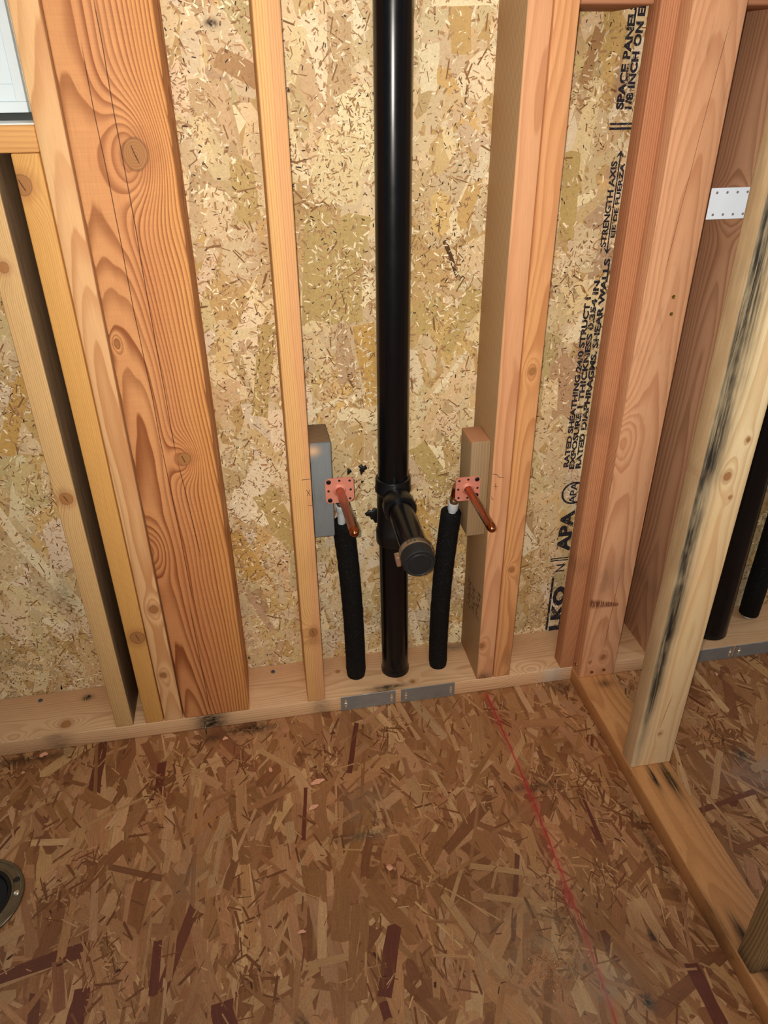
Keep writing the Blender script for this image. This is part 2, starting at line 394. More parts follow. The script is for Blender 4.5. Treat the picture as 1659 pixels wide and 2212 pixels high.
tag(wall, kind='structure')

floor_sp = [(-0.288, -0.505, -0.324, -0.613, 24, "r"), (-0.328, -0.619, -0.325, -0.643, 14, "r"), (-0.790, -0.514, -0.794, -0.565, 24, "r"), (-0.575, -0.571, -0.566, -0.624, 36, "r"), (-0.702, -0.076, -0.703, -0.155, 18, "r"), (0.129, -0.300, 0.122, -0.420, 7, "r"), (0.116, -0.384, 0.117, -0.414, 5, "r"), (-0.133, -0.421, 0.019, -0.472, 12, "p"), (-0.125, -0.481, 0.009, -0.524, 12, "p"), (-0.945, -0.412, -0.905, -0.396, 24, "p"), (-0.449, -0.544, -0.342, -0.538, 13, "p"), (-0.411, -0.195, -0.426, -0.315, 7, "r"), (-0.285, -0.042, -0.320, -0.177, 10, "r"), (-0.959, -0.160, -0.913, -0.131, 9, "p"), (-0.361, -0.389, -0.381, -0.512, 30, "b"), (-0.338, -0.455, -0.368, -0.608, 30, "b"), (-0.500, -0.082, -0.440, -0.136, 12, "p"), (-0.195, -0.464, -0.131, -0.617, 14, "p"), (0.169, -0.650, 0.170, -0.740, 22, "r"), (-0.680, -0.457, -0.680, -0.545, 14, "r"), (-0.862, -0.220, -0.578, -0.092, 6, "p"), (0.015, -0.138, -0.090, -0.254, 12, "b"), (0.067, -0.420, 0.059, -0.576, 34, "b"), (-0.908, -0.350, -0.831, -0.302, 8, "p"), (-0.100, -0.252, -0.164, -0.064, 12, "b")]
fl_pal = [('A8744A', .25), ('B48055', .23), ('9A683F', .19), ('BE8E60', .14), ('8A5836', .10), ('C99C6C', .075), ('6E3C28', .015)]
fl_fin = [('B8885A', .36, .040), ('7A4A2A', .42, .040), ('CFA06E', .16, .022), ('4A2A18', .06, .012)]
FSPEC = dict(SPEC); FSPEC.update(p='BC9060', b='9A6A40', r='683426')
V, Fc, C, UV, me = strand_mesh('floor', -1.45, 1.35, -1.45, 0.10, lambda u, v, h: (u, v, -0.0013 + h), fl_pal, 8500, ((.05, .18), (.004, .028)), 0.46, 9500,
                               fl_fin, 23, floor_sp, None, FSPEC, 0.0008)
m_floor = osb_material('osb_floor', 0.46, 0.42, (0.80, 1.14), wallplane=False, chalk=True, ring=0.22,
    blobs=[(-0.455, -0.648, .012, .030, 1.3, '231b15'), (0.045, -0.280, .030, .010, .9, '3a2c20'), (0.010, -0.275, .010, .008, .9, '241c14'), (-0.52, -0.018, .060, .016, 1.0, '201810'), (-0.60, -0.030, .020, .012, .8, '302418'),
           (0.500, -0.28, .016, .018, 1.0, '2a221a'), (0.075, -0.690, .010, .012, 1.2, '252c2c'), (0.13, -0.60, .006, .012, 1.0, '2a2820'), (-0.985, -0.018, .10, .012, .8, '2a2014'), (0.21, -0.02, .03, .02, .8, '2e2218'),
           (-0.31, -0.325, .05, .010, .7, '4a4638'), (0.21, -0.45, .012, .12, .6, '2c2118')],
    dust=[(-0.05, -0.58, .10, .12, .45, '9A8868'), (0.02, -0.66, .05, .05, .4, '8A8878'), (-0.30, -0.26, .05, .04, .4, '80745c'), (-0.63, -0.36, .03, .04, .35, '77705c'), (0.55, -0.33, .10, .04, .5, '8F9090')])
floor = finish_osb('floor', [(-2.6, 2.6, -3.2, D + .011, -0.020, -0.0013)], V, Fc, C, UV, me, m_floor, srgb('8A5A34'))
tag(floor, kind='structure')

# ------------------------------------------------------------------ framing lumber
def stud(name, x0, w, y0, y1, z0, z1, mat, label, cat='wall stud', lean=0.0, bevel=0.0022, group=None):
    cx = x0 + w / 2; cy = (y0 + y1) / 2
    bm = bm_box(bmesh.new(), -w / 2, w / 2, -(y1 - y0) / 2, (y1 - y0) / 2, 0, z1 - z0, (lean * (z1 - z0), 0), bevel)
    o = link(name, bm, mat, loc=(cx, cy, z0)); autosmooth(o, 50)
    return tag(o, label, cat, group)

PT = 0.0385  # plate top
TOP = 2.40
PINK, ORG, YEL = 'DDA07A', 'D3924F', 'D9A765'

m_A = wood('wood_weathered_trimmer', 'D8B078', 'A87A45', 1, 330, (-.06, -.09), .004, .006, 1.2, .55, knots=[(-.004, .955, .007, 1.6), (.0, .56, .010, 1.2)],
           extra=lambda b, c, v, x, y, z: b.mix(b.m('MULTIPLY', b.mr(x, .0165, .0188, 0, 1, True), b.mr(b.noise(v, (60., 60., 9.), 4., .7), .30, .62, .72, .97)), c, srgb('4d4039')), weather=.12)
stud('jack_stud', -.7975, .0365, 0, .136, PT, 1.1450, m_A, 'pale leftmost stud whose right side is stained blackish blue')
m_B = wood('wood_close_grain', 'D9A35C', 'A9702F', 2, 420, (.05, -.10), .003, .005, 1.0, .45, knots=[(-.012, 1.066, .012, 1.4), (.004, .235, .013, 1.3)])
stud('jack_stud', -.7355, .0375, 0, .136, PT, 1.1450, m_B, 'yellow close-grained stud under the window sill, touching the pinkish stud beside the wide post')
m_C = wood('wood_pink_full_height', 'E3B17C', 'B8743F', 3, 190, (.012, .0), .030, .016, 1.0, .6, knots=[(.006, .30, .008, 1.5), (-.002, .13, .006, 1.5)], tint='E8C890', tintx=.6)
stud('king_stud', -.6960, .0385, 0, .136, PT, TOP, m_C, 'narrow pinkish stud between window opening and wide reddish post')
m_P = wood('wood_big_post', 'DB9C66', '84401A', 4, 205, (-.048, .004), .030, .016, 1.15, .88,
           knots=[(.0174, 1.102, .0185, 2.3), (.0168, .618, .0105, 2.6), (-.0586, .831, .0040, 3.0), (-.072, .435, .014, 1.5, .001)],
           cracks=[(-.004, 1.30, .004, .62, .0011, '3a1a0c'), (-.030, 1.24, -.010, .30, .0010, '3a1a0c'), (.004, .62, .020, .40, .0010, '3a1a0c'), (-.018, .30, -.014, .0, .0010, '3a1a0c')],
           tint='C67C4A', tintx=.65, saw=.05, sapx=(.035, .04, 'E0A258', .5))
stud('timber_post', -.6545, .1395, 0, .136, PT, TOP, m_P, 'wide reddish timber post with a big round knot near its top', 'post', bevel=.003)
m_D = wood('wood_mid_stud', 'E4B274', 'B97A3E', 5, 300, (-.05, -.09), .006, .006, 1.0, .5, knots=[(.004, .195, .010, 2.2)],
           sapx=(.004, .006, 'DDA272', .75), stains_and_light=[(.0, .17, .02, .012, .45, '7a4020')])
stud('wall_stud', -.3870, .0385, 0, .136, PT, TOP, m_D, 'single narrow stud left of the black vent pipe')
def e_side(b, c, v, x, y, z):
    side = b.mr(x, -.0188, -.0175, 1, 0, True)
    c2 = b.mix(b.m('FRACT', b.m('MULTIPLY', b.m('ADD', y, b.m('MULTIPLY', b.noise(v, (4., 4., .8), 2., .5), .02)), 150.)), srgb('C9A377'), srgb('A07A52'))
    return b.mix(side, c, c2)
m_E = wood('wood_double_left_stud', 'E0A678', 'B06A40', 6, 260, (.012, .02), .016, .012, 1.0, .5, knots=[(-.012, .10, .006, 1.5)], tint='D08E62', tintx=.4, stains_and_light=[(0, .005, .02, .014, .8, '3a2214')], extra=e_side)
stud('wall_stud', .0, .0385, 0, .136, PT, TOP, m_E, 'left stud of the doubled pair, carrying the right copper stub block')
m_F = wood('wood_double_right', 'DFA268', 'A9622F', 7, 220, (.026, .0), .024, .014, 1.2, .55, knots=[(.0, .735, .0062, 1.8), (-.002, .30, .005, 2.0)], tint='D89A6E', stains_and_light=[(.012, .05, .010, .03, .5, '5a3a22')])
stud('wall_stud', .0405, .0385, 0, .136, PT, TOP, m_F, 'right stud of the doubled pair, with a small dark knot')
m_J = wood('wood_corner_backer', 'C98F66', '86482A', 8, 260, (-.10, -.02), .004, .006, 1.0, .55, tint='B5744E', tintx=.5, stains_and_light=[(-.06, .29, .03, .02, .35, '6a4a34'), (-.06, .62, .02, .03, .3, '5a4030')])
stud('corner_backer_stud', .2030, .1380, .0005, .0385, PT, TOP, m_J, 'flat reddish stud behind the end stud of the partition')
def burnt(b, c, v, x, y, z):
    zz = b.m('ADD', z, b.m('MULTIPLY', x, .15))
    n = b.noise(v, (500., 1., 30.), 3., .7)
    g = b.m('MULTIPLY', b.mr(b.m('ABSOLUTE', b.m('SUBTRACT', zz, .207)), .004, b.mr(x, -.03, .022, .016, .004), 1, 0, True), b.mr(n, .38, .52, 0, 1, True))
    g = b.m('MULTIPLY', g, b.m('MULTIPLY', b.mr(x, .018, .024, 1, 0), b.mr(y, -.018, -.010, 1, 0)))
    return b.mix(b.m('MULTIPLY', g, .85), c, srgb('5a2410'))
m_G = wood('wood_partition_end', 'DDA67C', 'A9643E', 9, 200, (.010, .05), .030, .020, 1.0, .5, knots=[(-.043, .60, .016, 1.5, .001), (.010, .055, .006, 1.6), (-.022, .045, .003, 2.0)], tint='CE9468', tintx=.5, weather=.24,
           cracks=[(.02, 1.27, -.012, .90, .0006, '5a2a18'), (.012, .30, .006, .08, .0008, '6a3018')], stains_and_light=[(-.02, .27, .02, .04, .35, '6b5a4c'), (.010, .30, .016, .05, .3, '6b4a3c')], extra=burnt)
stud('partition_end_stud', .2325, .0850, -.0385, .0, PT, TOP, m_G, 'wide pinkish partition stud in the corner with a burnt scribble near its foot')
def k_side(b, c, v, x, y, z):
    return b.mix(.35, c, srgb('A8765A'))
m_K = wood('wood_far_bay', 'D0A482', '8E6244', 10, 170, (.04, -.01), .030, .014, 1.1, .6, knots=[(-.019, .99, .010, 2.0, .001)], tint='C0906E', tintx=.5, stains_and_light=[(-.019, .17, .01, .03, .3, '6a5a4c')])
stud('wall_stud', .4235, .0385, 0, .136, PT, TOP, m_K, 'brown stud in the bay right of the partition, behind the white steel plate')
def h_stain(b, c, v, x, y, z):
    n = b.noise(v, (1., 1., 2.6), 3., .6); n2 = b.noise(v, (340., 340., 12.), 4., .65); n3 = b.noise(v, (24., 24., 9.), 3., .6, 5.)
    cx = b.m('ADD', -.0310, b.m('MULTIPLY', b.m('SUBTRACT', n, .5), .030))
    wdt = b.m('ADD', b.mr(z, 0, .35, .006, .0165), b.m('MULTIPLY', b.mr(z, .45, .8, 0, 1), .010))
    g = b.m('EXPONENT', b.m('MULTIPLY', b.m('POWER', b.m('DIVIDE', b.m('SUBTRACT', x, cx), wdt), 2.0), -1.0))
    g = b.m('MULTIPLY', g, b.mr(n2, .28, .55, .55, 1.0)); g = b.m('MULTIPLY', g, b.mr(n3, .32, .55, .68, 1.05)); g = b.m('MULTIPLY', g, b.mr(z, .05, .2, .35, 1))
    front = b.mr(y, -.0186, -.015, 1, .8)
    c = b.mix(b.m('MULTIPLY', b.mr(z, .80, .45, 0, .5, True), b.mr(n3, .3, .7, .5, 1)), c, srgb('E9B884'))
    c = b.mix(b.m('MULTIPLY', b.mr(x, -.04, .0, .55, 0, True), 1.0), c, srgb('E8D6B0'))
    c = b.mix(b.m('MULTIPLY', g, front, clamp=True), c, srgb('2a2723'))
    # grey side towards the room
    s = b.m('MULTIPLY', b.mr(x, -.0428, -.0405, 1, 0, True), b.mr(n2, .3, .7, .25, .65))
    c = b.mix(s, c, srgb('CFA878'))
    dots = b.noise(v, (420., 420., 230.), 2., .8, 3.); dm = b.m('MULTIPLY', b.mr(dots, .66, .70, 0, 1), b.m('MULTIPLY', b.mr(z, .16, .22, 1, 0), b.mr(z, .0, .03, 1, 1)))
    return b.mix(b.m('MULTIPLY', dm, .55), c, srgb('5a4630'))
m_H = wood('wood_yellow_stained', 'FBDCA4', 'D29A62', 12, 150, (.014, -.050), .018, .012, 1.1, .55, knots=[(.004, .654, .0065, 1.8), (.025, .715, .0035, 1.8), (.020, .615, .0032, 1.6), (.003, .088, .0035, 2.2), (-.038, .66, .008, 1.5)], tint='FAE6B8', tintx=.7,
           extra=h_stain, cracks=[(.010, .20, .000, .10, .0016, '9a6038')])
stud('partition_stud', .2315, .0860, -.2990, -.2610, PT, TOP, m_H, 'pale yellow partition stud with a long black mould streak down its left edge', bevel=.003)
m_I = wood('wood_weathered_grey', 'C0A070', '6E5636', 13, 240, (.07, -.10), .02, .01, 2.0, .8, tint='8C7A58', tintx=.6, weather=.5, stains_and_light=[(0, .0, .1, .02, .8, '15130f')])
stud('partition_stud', .2325, .0850, -.7000, -.6640, PT, TOP, m_I, 'weathered greyish stud standing at the bottom right of the photo')

# plates (local z runs along the board)
def plate(name, M, a, b, w, h, L, mat, label, cat):
    bm = bm_box(bmesh.new(), a[0], a[1], b[0], b[1], 0, L, bevel=.0022)
    o = link(name, bm, mat); o.matrix_world = M; autosmooth(o, 50)
    return tag(o, label, cat)
def plate_stain(b, c, v, x, y, z):
    # x = depth into wall, y = height, z = along the wall from x=-1.45
    return c
WPX = -1.45
WP = Matrix(((0, 0, 1, WPX), (1, 0, 0, 0), (0, 1, 0, 0), (0, 0, 0, 1)))
L = lambda wx: wx - WPX
m_plate = wood('wood_sole_plate', 'DCB286', 'A97648', 14, 260, (.05, -.03), .006, .020, 1.0, .5,
    knots=[(.030, L(-.905), .009, 1.8), (.003, L(-1.005), .010, 1.8, .001), (.020, L(-.145), .0045, 1.5), (.002, L(.135), .012, 1.8, .001), (.05, L(-.60), .005, 1.4), (.085, L(-.31), .004, 1.5)],
    tint='D0A076', tintx=.5, rough=.7,
    stains_and_light=[(.0, L(-.60), .012, .035, 1.1, '1d1814'), (.014, L(-.205), .008, .045, 1.1, '2c241a'), (.004, L(-.215), .004, .03, .9, '1c1812'), (.12, L(-.02), .016, .035, .8, '4a4438'), (.105, L(-.872), .010, .012, 1.0, '1a1812'), (.0, L(-.92), .008, .03, .5, '3a3020'), (-.002, L(.19), .006, .03, .8, 'B9B4A4'), (.0, L(-.36), .008, .02, .5, '4a4438')])  # grey-white entry is the daylight patch painted on the front edge
plate('sole_plate', WP, (0, .136), (0, PT), 0, 0, 2.80, m_plate, 'long pale plank lying flat at the foot of the sheathed wall', 'sole plate')
PP = Matrix(((0, 1, 0, 0), (0, 0, 1, -1.45), (1, 0, 0, 0), (0, 0, 0, 1)))   # local x->z, y->x, z->y
m_pp = wood('wood_partition_plate', 'C98D58', '8F5528', 15, 240, (.14, .26), .006, .012, 1.4, .5, rough=.55, tint='BE7A48', tintx=.5, saw=.03)
def pp_st(b, c, v, x, y, z):
    # y = world x, z = world y + 1.45
    for (cy, cz, ry, rz, s) in [(.2660, 1.122, .006, .034, 1.15), (.2960, 1.112, .010, .045, 1.25), (.2850, 1.385, .02, .012, .8), (.2560, .80, .010, .05, 1.1), (.262, .745, .010, .04, 1.1), (.27, .64, .03, .05, 1.0), (.232, .84, .006, .05, .7)]:
        g = b.m('MULTIPLY', b.gauss(y, z, cy, cz, ry, rz), b.mr(b.noise(v, (20., 260., 18.), 4., .7, cz), .3, .6, .25, 1))
        c = b.mix(b.m('MULTIPLY', g, s, clamp=True), c, srgb('1c1712'))
    sp = b.noise(v, (50., 420., 40.), 3., .7)
    return b.mix(b.mr(sp, .60, .72, 0, .45, True), c, srgb('5a3216'))
m_pp = wood('wood_partition_sole', 'D09A62', '8F572A', 15, 260, (.14, .26), .006, .012, 1.4, .45, rough=.5, tint='BE7A48', tintx=.5, saw=.03, extra=pp_st)
plate('partition_sole_plate', PP, (0, PT), (.2305, .3155), 0, 0, 1.4485, m_pp, 'orange plank on the floor running from the wall toward the camera under the partition studs', 'sole plate')
SP = Matrix(((0, 0, 1, -1.45), (1, 0, 0, 0), (0, 1, 0, 1.1455), (0, 0, 0, 1)))
m_sill = wood('wood_window_sill', 'D9A162', 'B67A3E', 16, 170, (.02, -.05), .004, .010, 1.2, .5)
plate('window_sill_board', SP, (0, .136), (0, .0345), 0, 0, .7535, m_sill, 'short horizontal board under the window at upper left', 'window sill')
m_blk = wood('wood_fire_block', 'B07A58', '7E4E34', 17, 200, (.05, -.04), .02, .01, 1.2, .5)
BL = lambda x, z: Matrix(((0, 0, 1, x), (1, 0, 0, 0), (0, 1, 0, z), (0, 0, 0, 1)))
plate('fire_block', BL(.0800, 1.3210), (0, .136), (0, .038), 0, 0, .1130, m_blk, 'horizontal block at the top edge between the doubled studs and the corner', 'fire block')
plate('fire_block', BL(.3420, 1.3210), (0, .136), (0, .038), 0, 0, .0805, m_blk, 'horizontal block at the top edge right of the partition end stud', 'fire block')

# ------------------------------------------------------------------ backing blocks for the copper stubs
m_bl = wood('wood_blue_grey', '75797a', '46494c', 18, 240, (.0, -.3), .01, .01, 1.6, .5, tint='5f666c', tintx=.6, weather=.35,
            extra=lambda b, c, v, x, y, z: b.mix(b.m('MULTIPLY', b.mr(z, .190, .194, 0, 1), b.mr(y, -.040, -.038, 0, 1)), b.mix(b.m('MULTIPLY', b.gauss(x, z, -.014, .185, .012, .010), .9), c, srgb('D0A67C')), b.mix(b.m('FRACT', b.m('MULTIPLY', b.m('SQRT', b.m('ADD', b.m('MULTIPLY', b.m('SUBTRACT', y, .09), b.m('SUBTRACT', y, .09)), b.m('MULTIPLY', b.m('MULTIPLY', x, x), 1.))), 170.)), srgb('8A6E50'), srgb('5f4832'))))  # tan spot near the top left is a painted highlight
stud('backing_block', -.3475, .0385, .0003, .0890, .4660, .6650, m_bl, 'weathered blue-grey block on the stud left of the vent pipe', 'wood block')
m_br = wood('wood_grey_brown', 'A58764', '7A5E40', 19, 300, (.05, -.1), .004, .006, 1.2, .45, tint='96805F', tintx=.5,
            extra=lambda b, c, v, x, y, z: b.mix(b.m('MULTIPLY', b.mr(z, .2035, .2055, 0, 1), b.mr(y, -.035, -.033, 0, 1)), c, b.mix(b.m('FRACT', b.m('MULTIPLY', b.m('SQRT', b.m('ADD', b.m('MULTIPLY', b.m('ADD', y, .05), b.m('ADD', y, .05)), b.m('MULTIPLY', b.m('MULTIPLY', x, x), 1.))), 230.)), srgb('C48F68'), srgb('95603f'))))
stud('backing_block', -.0390, .0387, .0170, .0900, .4220, .6330, m_br, 'grey-brown block on the doubled studs right of the vent pipe', 'wood block')

# ------------------------------------------------------------------ ABS vent pipe with sanitary tee
m_abs = plain('abs_black', (8, 9, 13), .24, 0, .06, 40, spec=.42)
m_absd = plain('abs_black_fitting', (14, 14, 16), .36, 0, .08, 40, spec=.5)
m_rub = plain('rubber_cap_black', (27, 28, 29), .55, 0, .1, 50, spec=.4)
PX, PY, PR = -.1812, .0720, .03015
vp = empty('vent_pipe', (PX, PY, PT)); tag(vp, 'tall black plastic pipe with a tee rising from the plank between the studs', 'drain pipe')
def under(o, root):
    o.parent = root; o.matrix_parent_inverse = Matrix.Translation(-root.location); return o
o = link('upper_pipe', bm_lathe(bmesh.new(), (PX, PY, .530), (.0012, 0, 1), [(0, PR), (1.86, PR)], 64, True, True), m_abs); under(autosmooth(o), vp)
o = link('lower_pipe', bm_lathe(bmesh.new(), (PX + .0050, PY, PT), (-.0125, 0, 1), [(0, PR + .0022), (.010, PR + .0020), (.016, PR + .0002), (.020, PR), (.40, PR)], 64, True, True), m_abs); under(autosmooth(o), vp)
# tee body with hubs, branch towards the room
def tee_body():
    bm = bmesh.new(); h = .0352
    bm_lathe(bm, (PX, PY, .395), (0, 0, 1), [(0, .0305), (0, h - .001), (.002, h), (.030, h), (.034, h - .0025), (.113, h - .0025), (.120, h - .001), (.122, h + .0008), (.1265, h + .0015), (.131, h + .0008), (.1325, h), (.148, h), (.1505, h - .001), (.1515, .0306)], 64)
    return bm
tee = link('sanitary_tee', tee_body(), m_absd); under(autosmooth(tee), vp)
bd = Vector((.008, -1, -.075)).normalized(); b0 = Vector((PX + .001, PY, .5135))
hub = link('branch_hub', bm_lathe(bmesh.new(), b0, bd, [(.0, .0262), (.036, .0268), (.044, .0300), (.048, .0315), (.071, .0318), (.0735, .0308), (.074, .0243)], 56), m_absd)
hub.parent = tee; autosmooth(hub)
o = link('branch_pipe', bm_lathe(bmesh.new(), b0, bd, [(.03, .0241), (.236, .0241)], 56, True, True), m_abs); under(autosmooth(o), vp)
# rubber cap with clamp
capo = empty('rubber_cap', b0 + bd * .20); tag(capo, 'black rubber end cap with hose clamp closing the pipe stub that sticks toward the camera', 'pipe cap')
prof = [(.196, .0242), (.196, .0288), (.199, .0296), (.234, .0296), (.2375, .0285), (.2385, .0262), (.2376, .0250), (.2376, .0205), (.2388, .0195), (.2388, .0)]
o = link('cap_body', bm_lathe(bmesh.new(), b0, bd, prof, 64), m_rub); under(autosmooth(o), capo)
m_clamp = plain('steel_clamp', (196, 178, 150), .34, .8, .2, 120)
bmc = bm_lathe(bmesh.new(), b0, bd, [(.2020, .0297), (.2020, .0306), (.2145, .0306), (.2145, .0297)], 96)
cl = link('hose_clamp', bmc, m_clamp); under(autosmooth(cl), capo)
# worm-drive slots on the band and the screw housing at lower left
ax, ay, az = frame_from(bd)
bms = bmesh.new()
for k in range(22):
    a = PI * .18 + k * .075
    ca = Vector((0, 0, 1)) * math.sin(a) + Vector((1, 0, 0)) * math.cos(a)
    c = b0 + bd * .2083 + ca * .0307; t = bd.cross(ca).normalized()
    vs = [bms.verts.new(c + bd * s1 * .0045 + t * (s2 * .00055 + s1 * .0004)) for s1, s2 in ((-1, -1), (1, -1), (1, 1), (-1, 1))]
    vs2 = [bms.verts.new(v.co + ca * .0003) for v in vs]
    bms.faces.new(vs2); 
    for i in range(4): bms.faces.new((vs[i], vs[(i + 1) % 4], vs2[(i + 1) % 4], vs2[i]))
m_dk = plain('dark_slot', (30, 22, 16), .6, 0, .1)
o = link('band_slots', bms, m_dk); o.parent = cl
sc = b0 + bd * .2083 + Vector((-1, 0, -.28)).normalized() * .0345
bmh = bmesh.new(); bm_box(bmh, -.0042, .0042, -.0085, .0085, -.0105, .0105, bevel=.0018)
o = link('clamp_housing', bmh, plain('clamp_housing_metal', (178, 140, 116), .4, .6, .15)); o.location = sc; o.rotation_euler = (0, math.radians(-10), 0); o.parent = cl
bmh = bm_lathe(bmesh.new(), sc + Vector((0, 0, .006)), (0, 0, 1), [(0, .0032), (.008, .0032), (.0085, .002), (.0085, 0)], 8)
o = link('clamp_screw', bmh, m_clamp); o.parent = cl
# moulded lettering round the cap face is unreadable in the photo: a raised dotted ring
bmr = bmesh.new()
for k in range(34):
    a = k / 34 * 2 * PI
    if k % 17 in (6, 7): continue
    ca = Vector((0, 0, 1)) * math.sin(a) + Vector((1, 0, 0)) * math.cos(a); t = bd.cross(ca)
    c = b0 + bd * .2377 + ca * .0227
    vs = [bmr.verts.new(c + ca * s1 * .0011 + t * s2 * .0007 + bd * .0004) for s1, s2 in ((-1, -1), (1, -1), (1, 1), (-1, 1))]
    f = bmr.faces.new(vs); f.normal_update()
o = link('moulded_ring', bmr, plain('rubber_moulding', (52, 52, 50), .6, 0, .2)); under(o, capo)

# ------------------------------------------------------------------ insulated PEX risers with copper stub-outs
b = NB('foam_black'); v, x, y, z = b.obj()
n = b.noise(v, 520., 3., .7); n2 = b.noise(v, 90., 2., .5)
col = b.mix(b.mr(n, .62, .70, 0, 1, True), (0.0025, 0.0025, 0.0027, 1), (0.10, 0.10, 0.097, 1)); b.put(b.bsdf.inputs['Base Color'], col)  # pale specks paint the foam's sparkle into its colour
b.bsdf.inputs['Roughness'].default_value = .75; b.bsdf.inputs['Specular IOR Level'].default_value = .2
b.bump(b.m('ADD', n, n2), .9, .0016); m_foam = b.mat
b = NB('copper_tube'); v, x, y, z = b.obj(); n = b.noise(v, (60., 9., 60.), 4., .6)
b.put(b.bsdf.inputs['Base Color'], b.mix(b.mr(n, .35, .65), srgb('AE6840'), srgb('864826'))); b.bsdf.inputs['Metallic'].default_value = 1.0
b.put(b.bsdf.inputs['Roughness'], b.mr(n, .3, .7, .22, .38)); m_cu = b.mat
b = NB('copper_plate'); v, x, y, z = b.obj(); n = b.noise(v, 90., 3., .6)
b.put(b.bsdf.inputs['Base Color'], b.mix(n, srgb('DC917A'), srgb('CC7C68'))); b.bsdf.inputs['Metallic'].default_value = .25
b.bsdf.inputs['Roughness'].default_value = .55; m_cup = b.mat
m_brass = plain('brass_fitting', (170, 120, 70), .35, .9, .15)
m_pex = plain('pex_grey_white', (196, 202, 206), .45, 0, .06)
m_ring = plain('steel_crimp_ring', (205, 200, 190), .28, 1.0, .1)
m_scr = plain('black_screw', (36, 34, 36), .4, .6, .2)

def bezier(p0, p1, p2, p3, n):
    out = []
    for i in range(n):
        t = i / (n - 1); a = 1 - t
        out.append(a ** 3 * Vector(p0) + 3 * a * a * t * Vector(p1) + 3 * a * t * t * Vector(p2) + t ** 3 * Vector(p3))
    return out
rnd = random.Random(4)
def foam(name, pts, r, label):
    P_ = bezier(*pts, 40); n = len(P_); rad = [r * (1 + .012 * math.sin(i * 1.7) + rnd.uniform(-.008, .008)) for i in range(n)]
    rad[-1] = r * .93
    # rounded outer edge at both cut ends, open bore on top
    d0 = (P_[0] - P_[1]).normalized()
    pts2 = [P_[0] - d0 * .018, P_[0] - d0 * .0005, P_[0]] ; rr = [r * .42, r * .42, r * .80]
    pts2 += [P_[0] - d0 * .0015, P_[0] - d0 * .004]; rr += [r * .95, r]
    pts2 += P_[2:]; rr += rad[2:]
    bm = bmesh.new(); rings = []
    Xp = None
    for i, p in enumerate(pts2):
        t = (P_[1] - P_[0]) if i < 5 else (P_[min(i - 3 + 1, n - 1)] - P_[max(i - 3 - 1, 0)])
        xx, yy, zz = frame_from(t)
        if Xp is not None: xx = (Xp - zz * Xp.dot(zz)).normalized(); yy = zz.cross(xx)
        Xp = xx
        rings.append([bm.verts.new(p + xx * math.cos(2 * PI * k / 40) * rr[i] * rnd.uniform(.988, 1.012) + yy * math.sin(2 * PI * k / 40) * rr[i] * rnd.uniform(.988, 1.012)) for k in range(40)])
    for a, c in zip(rings, rings[1:]):
        for k in range(40): bm.faces.new((a[k], a[(k + 1) % 40], c[(k + 1) % 40], c[k]))
    bm.faces.new(rings[-1])
    o = link(name, bm, m_foam, smooth=True)
    return tag(o, label, 'pipe insulation')

